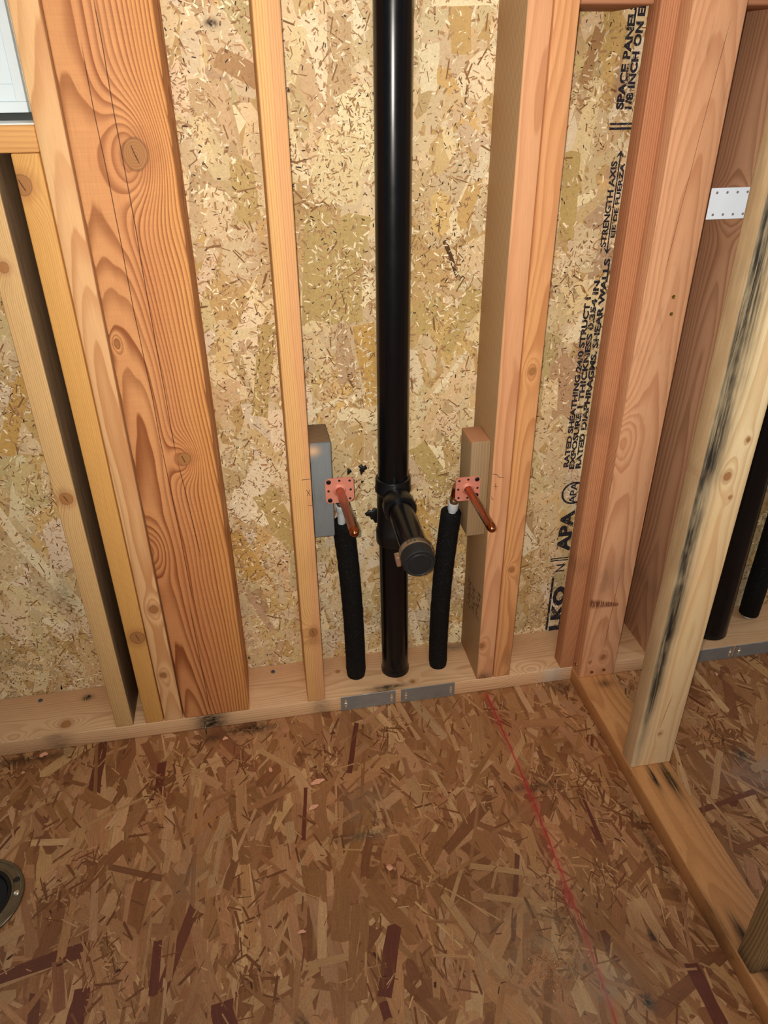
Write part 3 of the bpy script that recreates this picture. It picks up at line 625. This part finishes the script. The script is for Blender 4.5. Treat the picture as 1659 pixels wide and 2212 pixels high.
def stubout(plate_c, tip, half, sweep_top, pexdir, label, screws, boltmat, mirror=1):
    """copper stub-out: flat eared plate, straight stub to the room, elbow down to the crimped PEX"""
    root = empty('copper_stub_out', plate_c); tag(root, label, 'pipe stub')
    cx, cy, cz = plate_c
    # plate: square with chamfered corners and a ring of nail holes
    bm = bmesh.new(); hw, hh = half; ch = .0055; t = .0012
    pts = [(-hw + ch, -hh), (hw - ch * 1.3, -hh), (hw, -hh + ch * 1.3), (hw, hh - ch), (hw - ch, hh), (-hw + ch, hh), (-hw, hh - ch), (-hw, -hh + ch)]
    fr = [bm.verts.new((cx + a, cy - t, cz + c)) for a, c in pts]; bk = [bm.verts.new((cx + a, cy, cz + c)) for a, c in pts]
    bm.faces.new(fr); bm.faces.new(bk[::-1])
    for i in range(8): bm.faces.new((fr[i], bk[i], bk[(i + 1) % 8], fr[(i + 1) % 8]))
    o = link('ear_plate', bm, m_cup); under(o, root); pl = o
    for (a, c) in [(-.72, -.72), (0, -.78), (.72, -.72), (-.78, 0), (.78, 0), (-.72, .72), (0, .78), (.72, .72)]:
        bmh = bm_lathe(bmesh.new(), (cx + a * hw, cy - t - .0001, cz + c * hh), (0, -1, 0), [(0, .0), (0, .0016), (.0003, .0017), (.0003, .0021), (0, .0024)], 14)
        h = link('nail_hole', bmh, m_dk); h.parent = pl; h.matrix_parent_inverse = Matrix.Translation(-root.location)
        h.parent = pl; h.matrix_parent_inverse = pl.matrix_world.inverted() if False else Matrix.Identity(4)
    # raised collar
    bmc = bm_lathe(bmesh.new(), (cx, cy - t, cz), (0, -1, 0), [(0, .0125), (.001, .0118), (.0035, .0092), (.0045, .0084)], 32)
    o = link('collar', bmc, m_cup); under(autosmooth(o), root)
    # stub with a domed, pinched end
    P0 = Vector((cx, cy, cz)); d = (Vector(tip) - P0); Ls = d.length; d.normalize(); r = .00795
    prof = [(.0002, r), (Ls - .016, r), (Ls - .0155, r + .0004), (Ls - .0145, r + .0004), (Ls - .014, r), (Ls - .008, r * .98), (Ls - .004, r * .84), (Ls - .0015, r * .58), (Ls, r * .25), (Ls + .0004, 0)]
    o = link('copper_stub', bm_lathe(bmesh.new(), P0, d, prof, 36), m_cu); under(autosmooth(o, 50), root)
    # elbow behind plate turning down
    q = Vector(sweep_top)
    ex = cx if abs(q.x - cx) < .008 else q.x
    pts_ = bezier((ex, cy + .0005, cz), (ex, cy + .018, cz), (q.x, q.y, cz - .004), q, 12)
    o = link('elbow', bm_tube(bmesh.new(), pts_, .0079, 28), m_cu, smooth=True); under(o, root)
    pd = Vector(pexdir).normalized()
    o = link('brass_barb', bm_lathe(bmesh.new(), q - pd * .002, pd, [(0, .0090), (.004, .0094), (.006, .0082), (.022, .0082)], 28, True, True), m_brass); under(autosmooth(o), root)
    o = link('crimp_band', bm_lathe(bmesh.new(), q + pd * .006, pd, [(0, .0094), (.0005, .0100), (.0035, .0100), (.004, .0094)], 28, True, True), m_ring); under(autosmooth(o), root)
    o = link('pex_sleeve', bm_lathe(bmesh.new(), q + pd * .016, pd, [(0, .0095), (.001, .0108), (.015, .0108), (.0165, .0100), (.0165, .0080), (.050, .0080)], 30, True, True), m_pex); under(autosmooth(o), root)
    for (a, c) in screws:
        s = Vector((cx + a * hw, cy - t, cz + c * hh))
        bmh = bm_lathe(bmesh.new(), s, (0, -1, 0), [(0, .0046), (.0008, .0045), (.0022, .0030), (.0024, .0012), (.0016, .0010), (.0016, 0)], 20)
        o = link('screw', bmh, boltmat); under(autosmooth(o, 30), root)
    return root
# left riser
stubout((-.2965, -.0004, .5665), (-.2965, -.2110, .5990), (.0268, .0262), (-.2915, .0360, .5270), (.03, .25, -1), 'copper pipe stub on pink plate left of the vent pipe', [(-.75, .72), (-.70, -.76)], m_scr)
foam('pipe_insulation', ((-.2870, .0560, .4640), (-.2800, .064, .38), (-.2690, .070, .27), (-.2690, .0700, PT)), .0222, 'black foam tube rising from the plank to the left copper stub')
stubout((-.0420, .0166, .5345), (-.0420, -.1480, .5380), (.0250, .0262), (-.0570, .0520, .4990), (-.10, .05, -1), 'copper pipe stub on pink plate right of the vent pipe', [(.72, .74), (.72, -.60)], m_scr)
foam('pipe_insulation', ((-.0610, .0600, .4620), (-.0680, .064, .36), (-.0790, .068, .24), (-.0745, .0680, PT)), .0212, 'black foam tube rising from the plank to the right copper stub')

# ------------------------------------------------------------------ steel plates
b = NB('galvanised_steel'); v, x, y, z = b.obj(); n = b.noise(v, (30., 30., 60.), 4., .6); n2 = b.noise(v, 160., 3., .7)
b.put(b.bsdf.inputs['Base Color'], b.mix(n, srgb('9b9a97'), srgb('7d7b78'))); b.bsdf.inputs['Metallic'].default_value = .45
b.put(b.bsdf.inputs['Roughness'], b.mr(n, .3, .7, .38, .58)); b.bump(n2, .1, .0004); m_galv = b.mat
m_prong = plain('bright_prong', (235, 225, 205), .3, .8, .1)
def shoe_plate(x0, x1, z0, z1, y, label, lean=(0, 0)):
    root = empty('nail_plate', ((x0 + x1) / 2, y, z0)); tag(root, label, 'steel plate', 'steel plates on the sole plate edge')
    bm = bmesh.new(); bm_box(bm, x0, x1, y - .0017, y, z0, z1, bevel=.0005, seg=1)
    o = link('plate_body', bm, m_galv); under(o, root)
    for xx in (x0 + .011, x1 - .009):
        zc = (z0 + z1) / 2
        for s in (-1, 1):   # two punched triangular holes and the bent prong between them
            bmh = bmesh.new(); vs = [bmh.verts.new((xx - .0032, y - .0020, zc + s * .0038)), bmh.verts.new((xx + .0032, y - .0020, zc + s * .0038)), bmh.verts.new((xx, y - .0020, zc + s * .0140))]
            vb = [bmh.verts.new(v_.co + Vector((0, .0004, 0))) for v_ in vs]
            bmh.faces.new(vs if s < 0 else vs[::-1]); bmh.faces.new(vb)
            for i in range(3): bmh.faces.new((vs[i], vs[(i + 1) % 3], vb[(i + 1) % 3], vb[i]))
            o = link('prong_hole', bmh, m_hole); under(o, root)
        bmh = bm_box(bmesh.new(), xx - .0030, xx + .0030, y - .0026, y - .0017, zc - .0022, zc + .0022, bevel=.0004, seg=1)
        o = link('prong', bmh, m_prong); under(o, root)
    return root
m_hole = plain('wood_in_prong_hole', (205, 165, 120), .7, 0, .2, 300)
shoe_plate(-.3140, -.1895, .0005, .0410, -.0005, 'left grey steel plate on the plank edge below the vent pipe')
shoe_plate(-.1765, -.0515, .0005, .0410, -.0005, 'right grey steel plate on the plank edge below the vent pipe')
shoe_plate(.5290, .6480, .0005, .0385, -.0005, 'bluish steel plate on the plank edge, left one beyond the partition')
shoe_plate(.6525, .7750, .0005, .0385, -.0005, 'bluish steel plate on the plank edge, cut by the right picture edge')

# guard plate on the far stud; flash reflection painted as its white
m_white = plain('flash_white_steel', (236, 246, 255), .42, .0, .03)
gp = empty('guard_plate', (.40, -.0005, 1.0215)); tag(gp, 'white rectangular steel guard plate on the brown stud at right', 'steel plate')
bm = bmesh.new(); bm_box(bm, .3425, .4610, -.0022, -.0006, 1.0215, 1.0708, bevel=.0007)
o = link('plate_body', bm, m_white); under(o, gp)
for xx in (.3535, .3720, .3905, .4090, .4275, .4460):
    for zz in (1.0290, 1.0635):
        bmh = bm_lathe(bmesh.new(), (xx, -.0023, zz), (0, -1, 0), [(0, .0022), (.0003, .0020), (.0004, .0014), (.0001, .0011), (.0001, 0)], 12)
        o = link('nail_dimple', bmh, plain('plate_dimple', (150, 140, 140), .5, .3, .1) if 'plate_dimple' not in bpy.data.materials else bpy.data.materials['plate_dimple']); under(o, gp)

# ------------------------------------------------------------------ pipes in the bay beyond the partition
o = link('drain_pipe', bm_lathe(bmesh.new(), (.6170, .0680, PT), (.01, .03, 1), [(0, .0450), (.012, .0450), (.016, .0445), (2.3, .0445)], 64, True, True), m_abs); tag(autosmooth(o), 'thick black pipe in the bay right of the partition', 'drain pipe')
rr_ = empty('insulated_riser', (.7467, .0970, PT)); tag(rr_, 'thin black foam-wrapped pipe near the right picture edge', 'pipe')
pts_ = [Vector((.7467 + .012 * t, .0970, .050 + 2.2 * t)) for t in [i / 30 for i in range(31)]]
o = link('foam_tube', bm_tube(bmesh.new(), pts_, [.0236] + [.0243 * rnd.uniform(.985, 1.015) for _ in range(30)], 36), m_foam, smooth=True); under(o, rr_)
o = link('pex_pipe', bm_lathe(bmesh.new(), (.7467, .0970, PT - .002), (0, 0, 1), [(0, .012), (.004, .0095), (.014, .0085), (.2, .0085)], 24, True), m_pex); under(o, rr_)

# ------------------------------------------------------------------ closet flange in the floor at left
m_fl = plain('tarnished_steel_flange', (142, 128, 104), .34, .9, .25, 45)
FX, FY = -.9985, -.3320
fg = empty('closet_flange', (FX, FY, 0)); tag(fg, 'tarnished steel ring flange around a black floor drain at the left edge', 'floor drain')
bm = bm_lathe(bmesh.new(), (FX, FY, 0), (0, 0, 1), [(.0002, .0800), (.0030, .0800), (.0042, .0790), (.0042, .0745), (.0030, .0730), (.0030, .0640), (.0042, .0622), (.0042, .0600), (.0030, .0588), (.0004, .0588)], 72)
o = link('metal_ring', bm, m_fl); ring = under(autosmooth(o, 30), fg)
bm = bm_lathe(bmesh.new(), (FX, FY, 0), (0, 0, 1), [(.0035, .0588), (.0035, .0530), (.001, .0520), (-.0012, .0500)], 60)
o = link('inner_pipe', bm, m_abs); under(autosmooth(o), fg)
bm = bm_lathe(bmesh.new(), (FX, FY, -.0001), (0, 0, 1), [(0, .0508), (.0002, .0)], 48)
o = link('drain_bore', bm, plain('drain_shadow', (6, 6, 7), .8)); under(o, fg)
for a in (25, -35, 80, -90, 140, 200, 250):
    hx, hy = FX + .0685 * math.cos(math.radians(a)), FY + .0685 * math.sin(math.radians(a))
    if a == 25:
        bm = bm_lathe(bmesh.new(), (hx, hy, .0030), (0, 0, 1), [(.0002, .0), (.0002, .0032), (.0012, .0040), (.0012, .0048), (0, .0055)], 20)
        o = link('screw_hole', bm, m_dk); under(o, fg)
bm = bm_lathe(bmesh.new(), (FX + .0685, FY + .002, .0030), (0, 0, 1), [(0, .0050), (.0014, .0048), (.0026, .0030), (.0028, 0)], 18)
o = link('flange_screw', bm, m_prong); under(autosmooth(o), fg)

# ------------------------------------------------------------------ window at upper left
m_vin = plain('white_vinyl', (222, 234, 240), .4, 0, .02, 20)
def frame_rect(bm, x0, x1, z0, z1, y0, y1, wd):
    bm_box(bm, x0, x1, y0, y1, z0, z0 + wd, bevel=.001); bm_box(bm, x1 - wd, x1, y0, y1, z0 + wd, z1, bevel=.001); bm_box(bm, x0, x0 + wd, y0, y1, z0 + wd, z1, bevel=.001)
    bm_box(bm, x0 + wd, x1 - wd, y0, y1, z1 - wd, z1, bevel=.001)
wf = empty('window_1', (-1.05, .09, 1.19)); tag(wf, kind='structure')
bm = bmesh.new(); frame_rect(bm, -1.44, -.7190, 1.1920, 2.2, .088, .136, .014); o = link('window_frame', bm, m_vin); under(o, wf)
bm = bmesh.new(); frame_rect(bm, -1.425, -.7325, 1.2060, 2.185, .094, .128, .022); o = link('window_sash', bm, m_vin); under(o, wf)
gb = NB('window_glass'); gb.bsdf.inputs['Transmission Weight'].default_value = 1.0; gb.bsdf.inputs['Roughness'].default_value = 0.0; gb.bsdf.inputs['IOR'].default_value = 1.1
gb.bsdf.inputs['Base Color'].default_value = (0.93, 0.98, 1.0, 1)
bm = bmesh.new(); bm_box(bm, -1.404, -.7540, .108, .112, 1.227, 2.165); o = link('glass_pane', bm, gb.mat); under(o, wf)
m_flash = plain('white_flashing', (238, 240, 232), .5, 0, .03, 20)
bm = bmesh.new(); bm_box(bm, -1.44, -.6955, .0045, .137, 1.1802, 1.1818); o = link('trim_1', bm, m_flash); tag(o, kind='structure')
bm = bmesh.new(); bm_box(bm, -1.44, -.6965, .100, .134, 1.1819, 1.1915); o = link('trim_2', bm, plain('dark_gap_shade', (70, 74, 72), .7, 0, .4, 60)); tag(o, kind='structure')  # solid dark strip standing in for the shaded gap under the frame
bm = bmesh.new(); bm_box(bm, -.7185, -.6962, .100, .137, 1.1920, 2.2); o = link('trim_3', bm, m_flash); tag(o, kind='structure')

# ------------------------------------------------------------------ fasteners
m_gold = plain('brass_coated_screw', (150, 118, 50), .35, .9, .2, 200)
m_blue = plain('zinc_screw_head', (110, 118, 132), .4, .8, .2, 200)
def screw(loc, axis, r, mat, label, cat='screw', group=None):
    root = bm_lathe(bmesh.new(), (0, 0, 0), axis, [(-.004, r * .6), (0, r), (r * .30, r * .86), (r * .36, r * .45), (r * .18, r * .36), (r * .18, 0)], 16)
    o = link('screw', root, mat); o.location = loc; autosmooth(o, 30)
    return tag(o, label, cat, group)
screw((-.4586, .1114, PT + .0003), (.2, -.2, 1), .0052, m_blue, 'bluish screw head in the plank between wide post and next stud')
screw((-.974, .1136, PT + .0003), (.2, -.2, 1), .0052, m_blue, 'bluish screw head in the plank at far left')
screw((-.8758, .0997, PT), (.3, .3, 1), .0040, m_gold, 'front one of two small dark screws in the plank left of the studs')
screw((-.8690, .1085, PT), (.3, .3, 1), .0034, m_dk, 'rear one of two small dark screws in the plank left of the studs')
screw((.2619, -.0390, .0532), (0, -1, .5), .0040, m_gold, 'gold toe screw at the foot of the corner partition stud, left one')
screw((.2909, -.0390, .0553), (0, -1, .5), .0040, m_gold, 'gold toe screw at the foot of the corner partition stud, right one')
screw((.2883, -.0390, .9048), (0, -1, .5), .0034, m_gold, 'upper of two gold screws high on the corner partition stud')
screw((.2901, -.0390, .8752), (0, -1, .5), .0034, m_gold, 'lower of two gold screws high on the corner partition stud')
screw((.2318, -.0150, .060), (-1, 0, .3), .0038, m_gold, 'dark screw in the left side of the corner partition stud')
screw((.2990, -.3260, PT), (0, 0, 1), .0042, m_gold, 'gold screw in the black stain in front of the yellow stud')
# bent nail sticking out of the plank edge
nb = bm_tube(bmesh.new(), [(-.6130, -.001, .020), (-.6130, -.008, .019), (-.6125, -.014, .014), (-.6120, -.017, .003), (-.6118, -.0175, .0005)], [.0016, .0016, .0015, .0014, .0004], 12)
o = link('bent_nail', nb, plain('rusty_nail', (120, 112, 92), .4, .8, .3)); tag(autosmooth(o), 'bent nail sticking out of the stained plank edge below the wide post', 'nail')

# ------------------------------------------------------------------ wood shavings and copper filings on the floor
m_shv = plain('pink_shaving', (236, 170, 132), .7, 0, .15, 200)
def shaving(x, y, L_, w_, a, label, cat='wood shaving'):
    bm = bmesh.new(); n = 7; vs = []
    for i in range(n):
        t = i / (n - 1); s = (t - .5) * L_; ww = w_ * math.sin(PI * (0.12 + .80 * t)) * rnd.uniform(.75, 1.1); hz = .0012 + .0022 * math.sin(PI * t) * rnd.uniform(.6, 1.3)
        for q in (-.5, .5):
            X = s * math.cos(a) - q * ww * math.sin(a); Y = s * math.sin(a) + q * ww * math.cos(a)
            vs.append((X, Y, hz + (.0012 if q > 0 else 0)))
    top = [bm.verts.new(v_) for v_ in vs]; bot = [bm.verts.new((v_[0], v_[1], v_[2] - .0006)) for v_ in vs]
    for i in range(n - 1):
        a_, b_, c_, d_ = 2 * i, 2 * i + 1, 2 * i + 3, 2 * i + 2
        bm.faces.new((top[a_], top[d_], top[c_], top[b_])); bm.faces.new((bot[a_], bot[b_], bot[c_], bot[d_]))
        bm.faces.new((top[a_], bot[a_], bot[d_], top[d_])); bm.faces.new((top[b_], top[c_], bot[c_], bot[b_]))
    bm.faces.new((top[0], top[1], bot[1], bot[0])); bm.faces.new((top[-2], bot[-2], bot[-1], top[-1]))
    o = link('wood_shaving', bm, m_shv); o.location = (x, y, -.0002)
    return tag(o, label, cat, 'pink wood shavings on the floor')
for s in [(-.9499, -.0136, .017, .011, .3, 'ragged pink shaving by the plank edge at far left'), (-.5715, -.0385, .011, .009, .2, 'small pink shaving just right of the bent nail'),
          (-.4787, -.1413, .007, .013, .2, 'small pink shaving in the left middle of the floor'), (-.3856, -.188, .029, .011, .25, 'long pink shaving curl, the largest on the floor'),
          (-.3997, -.247, .020, .010, .4, 'pink shaving curl below the largest one'), (-.2767, -.3995, .012, .012, 1.2, 'triangular pink shaving in the middle of the floor'),
          (-.4429, -.4885, .014, .006, .0, 'thin pale shaving near the bottom centre of the floor'), (-.9810, -.0560, .007, .005, .5, 'tiny pink chip below the plank at far left'),
          (.5800, -.0480, .012, .008, 1.3, 'pale chip on the floor below the far steel plates'), (.1320, -.2560, .004, .009, .4, 'tiny yellow chip beside the orange plank')]:
    shaving(*s)
m_fil = plain('copper_filings_metal', (225, 165, 110), .35, .6, .1)
bm = bmesh.new(); rn = random.Random(9)
for i in range(420):
    x = rn.gauss(-.055, .030); y = rn.gauss(-.612, .022) ; a = rn.uniform(0, PI); l_ = rn.uniform(.0008, .0030); w_ = .0003
    vs = [bm.verts.new((x + s * l_ * math.cos(a) - q * w_ * math.sin(a), y + s * l_ * math.sin(a) + q * w_ * math.cos(a), .0004 + rn.uniform(0, .0006))) for s, q in ((-1, -1), (1, -1), (1, 1), (-1, 1))]
    bm.faces.new(vs); t = bm.verts.new(sum((v_.co for v_ in vs), Vector()) / 4 + Vector((0, 0, .0005)))
    for k in range(4): bm.faces.new((vs[k], vs[(k + 1) % 4], t))
o = link('copper_filings', bm, m_fil); tag(o, 'scatter of fine coppery filings on the floor left of the red chalk line', 'filings', kind='stuff')

# black caulk blobs on the sheathing near the left stub and the tee
m_caulk = plain('black_sealant', (12, 12, 12), .5, 0, .2, 80, bump=.4)
def blob(x, z, r, seed, label, sx=1.0, tail=0.0):
    rr = random.Random(seed); bm = bmesh.new()
    bmesh.ops.create_icosphere(bm, subdivisions=3, radius=r)
    for v_ in bm.verts:
        a = math.atan2(v_.co.z, v_.co.x); k = 1 + .28 * math.sin(3 * a + seed) + .18 * math.sin(7 * a + seed * 2) + rr.uniform(-.05, .05)
        v_.co.x *= k * sx; v_.co.z *= k; v_.co.y *= .35
        if tail and v_.co.z < 0: v_.co.z *= 1 + tail
    o = link('sealant_blob', bm, m_caulk, smooth=True); o.location = (x, D - .0015, z)
    return tag(o, label, 'sealant blob')
blob(-.2330, .5370, .0085, 1, 'larger black sealant blob above right of the left copper plate', .9, .3)
blob(-.2610, .5340, .0055, 2, 'small black sealant blob just above the left copper plate', .8, .5)
blob(-.2120, .4290, .0100, 5, 'black sealant smear behind the vent pipe tee', 1.3, 1.1)
blob(-.2340, .5060, .0030, 7, 'tiny black sealant spot right of the left copper plate')

# ------------------------------------------------------------------ ink printed on the sheathing and studs
b = NB('printed_ink'); v, x, y, z = b.obj(); n = b.noise(v, 330., 3., .75); n2 = b.noise(v, 60., 2., .6)
b.bsdf.inputs['Base Color'].default_value = srgb('1a1622'); b.bsdf.inputs['Roughness'].default_value = .8
b.put(b.bsdf.inputs['Alpha'], b.mr(b.m('ADD', n, b.m('MULTIPLY', b.m('SUBTRACT', n2, .5), .5)), .33, .43, 0.10, .97)); m_ink = b.mat
b = NB('pencil_mark'); b.bsdf.inputs['Base Color'].default_value = srgb('2a1a14'); b.bsdf.inputs['Roughness'].default_value = .8; m_pen = b.mat
def text_polys(body, bold=0.0):
    cu = bpy.data.curves.new('t', 'FONT'); cu.body = body; cu.size = 1.0; cu.offset = bold; cu.resolution_u = 3
    ob = bpy.data.objects.new('t', cu); COL.objects.link(ob)
    dg = bpy.context.evaluated_depsgraph_get(); me = bpy.data.meshes.new_from_object(ob.evaluated_get(dg))
    vs = [v_.co.copy() for v_ in me.vertices]; fs = [tuple(p.vertices) for p in me.polygons]
    bpy.data.objects.remove(ob); bpy.data.curves.remove(cu); bpy.data.meshes.remove(me)
    return vs, fs
INK_Y = D - .00125
def vtext(bm, body, z0, z1, xt, xb, bold=0.0):
    """text running up the wall from z0 to z1, letter tops at xt (left), baseline at xb (right)"""
    vs, fs = text_polys(body, bold)
    ux = [v_.x for v_ in vs]; uy = [v_.y for v_ in vs]; a0, a1 = min(ux), max(ux); h0, h1 = min(uy), max(uy)
    nv = [bm.verts.new((xb - (v_.y - h0) / (h1 - h0) * (xb - xt), INK_Y, z0 + (v_.x - a0) / (a1 - a0) * (z1 - z0))) for v_ in vs]
    for f in fs:
        try: bm.faces.new([nv[i] for i in f])
        except ValueError: pass
def quad(bm, x0, x1, z0, z1): bm.faces.new([bm.verts.new((a, INK_Y, c)) for a, c in ((x0, z0), (x1, z0), (x1, z1), (x0, z1))])
bm = bmesh.new()
vtext(bm, 'RATED SHEATHING 24/0 STRUCT I', .4960, .8640, .2088, .2212, .05)
vtext(bm, 'EXPOSURE 1 THICKNESS 0.354 IN', .4900, .8950, .2226, .2350, .05)
vtext(bm, 'RATED DIAPHRAGMS. SHEAR WALLS', .4900, .9350, .2374, .2500, .05)
vtext(bm, 'APA', .2730, .3850, .2190, .2520, .05)
vtext(bm, 'APA', .4020, .4560, .2330, .2490, .02)
for k in range(24):   # round seal around the small letters
    a0 = PI * .28 + k / 24 * PI * 1.44; a1 = PI * .28 + (k + 1) / 24 * PI * 1.44
    c = (.2420, .4290); r1, r2 = .0285, .0240
    bm.faces.new([bm.verts.new((c[0] + r * math.cos(a), INK_Y, c[1] + r * math.sin(a))) for r, a in ((r1, a0), (r1, a1), (r2, a1), (r2, a0))])
quad(bm, .2070, .2520, .2475, .2505); quad(bm, .2070, .2520, .2535, .2565)
vtext(bm, 'N', .2160, .2370, .2240, .2460, .02)
vtext(bm, 'TOLKO'[2:], .0360, .1720, .2260, .2600, .06)
quad(bm, .2175, .2232, .0385, .2000)
quad(bm, .2130, .2600, 1.1510, 1.1548); quad(bm, .2130, .2600, 1.1585, 1.1620)
vtext(bm, 'SPACE PANELS', 1.1820, 1.3350, .2195, .2335, .05)
vtext(bm, '1/8 INCH ON ENDS', 1.1820, 1.3700, .2355, .2490, .05)
vtext(bm, 'STRENGTH AXIS', .9560, 1.1020, .2250, .2370, .04)
vtext(bm, 'EJE DE FUERZA', .9720, 1.0980, .2430, .2540, .04)
quad(bm, .2392, .2416, .950, 1.112)
for zt, s in ((.943, 1), (1.119, -1)):
    bm.faces.new([bm.verts.new((a, INK_Y, c)) for a, c in ((.2404, zt), (.2325, zt + s * .012), (.2404, zt + s * .007), (.2483, zt + s * .012))])
o = link('printed_lettering', bm, m_ink); o.parent = wall
# handwritten marks on stud faces (children of their studs), illegible ink stamp on the doubled stud's side
def stroke(bm, p, q, w=.0009, y=-.0003):
    a = Vector((p[0], y, p[1])); c = Vector((q[0], y, q[1])); t = (c - a).normalized(); n_ = Vector((t.z, 0, -t.x)) * w / 2
    f = bm.faces.new([bm.verts.new(k) for k in (a - n_, c - n_, c + n_, a + n_)])
def mark(studname_label, strokes):
    st = [o for o in bpy.data.objects if o.get('label') == studname_label][0]
    for g in strokes:
        bm = bmesh.new()
        for s in g: stroke(bm, *s)
        o = link('pencil_mark', bm, m_pen); o.parent = st; o.matrix_parent_inverse = Matrix.Translation(-Vector(st.location))
mark('single narrow stud left of the black vent pipe', [[((-.3585, .573), (-.3515, .560)), ((-.3515, .573), (-.3580, .560))], [((-.366, .5945), (-.3490, .5955))], [((-.357, .5390), (-.349, .5395))]])
mark('left stud of the doubled pair, carrying the right copper stub block', [[((.0085, .549), (.0105, .536)), ((.0055, .543), (.0135, .5425))], [((.001, .571), (.010, .569)), ((.010, .569), (.015, .562)), ((.015, .562), (.024, .561))], [((.003, .516), (.007, .514)), ((.003, .516), (.003, .521))]])
rn = random.Random(3); bm = bmesh.new()
for row in range(3):
    yy = .028 + row * .034; z0_ = .232 - row * .020 + .02
    for k in range(7):
        zc = .262 - k * .0105 - row * .006
        for s in range(4):
            a = (yy + rn.uniform(-.012, .012), zc + rn.uniform(-.005, .005)); hor = rn.rand() if hasattr(rn, 'rand') else rn.random()
            ln, wd = (.012, .0016) if hor < .5 else (.0020, .008)
            bm.faces.new([bm.verts.new((-.0003, a[0] + p * ln / 2, a[1] + q * wd / 2)) for p, q in ((-1, -1), (-1, 1), (1, 1), (1, -1))])
st = [o for o in bpy.data.objects if o.get('label') == 'left stud of the doubled pair, carrying the right copper stub block'][0]
o = link('ink_stamp', bm, m_ink); o.parent = st; o.matrix_parent_inverse = Matrix.Translation(-Vector(st.location))
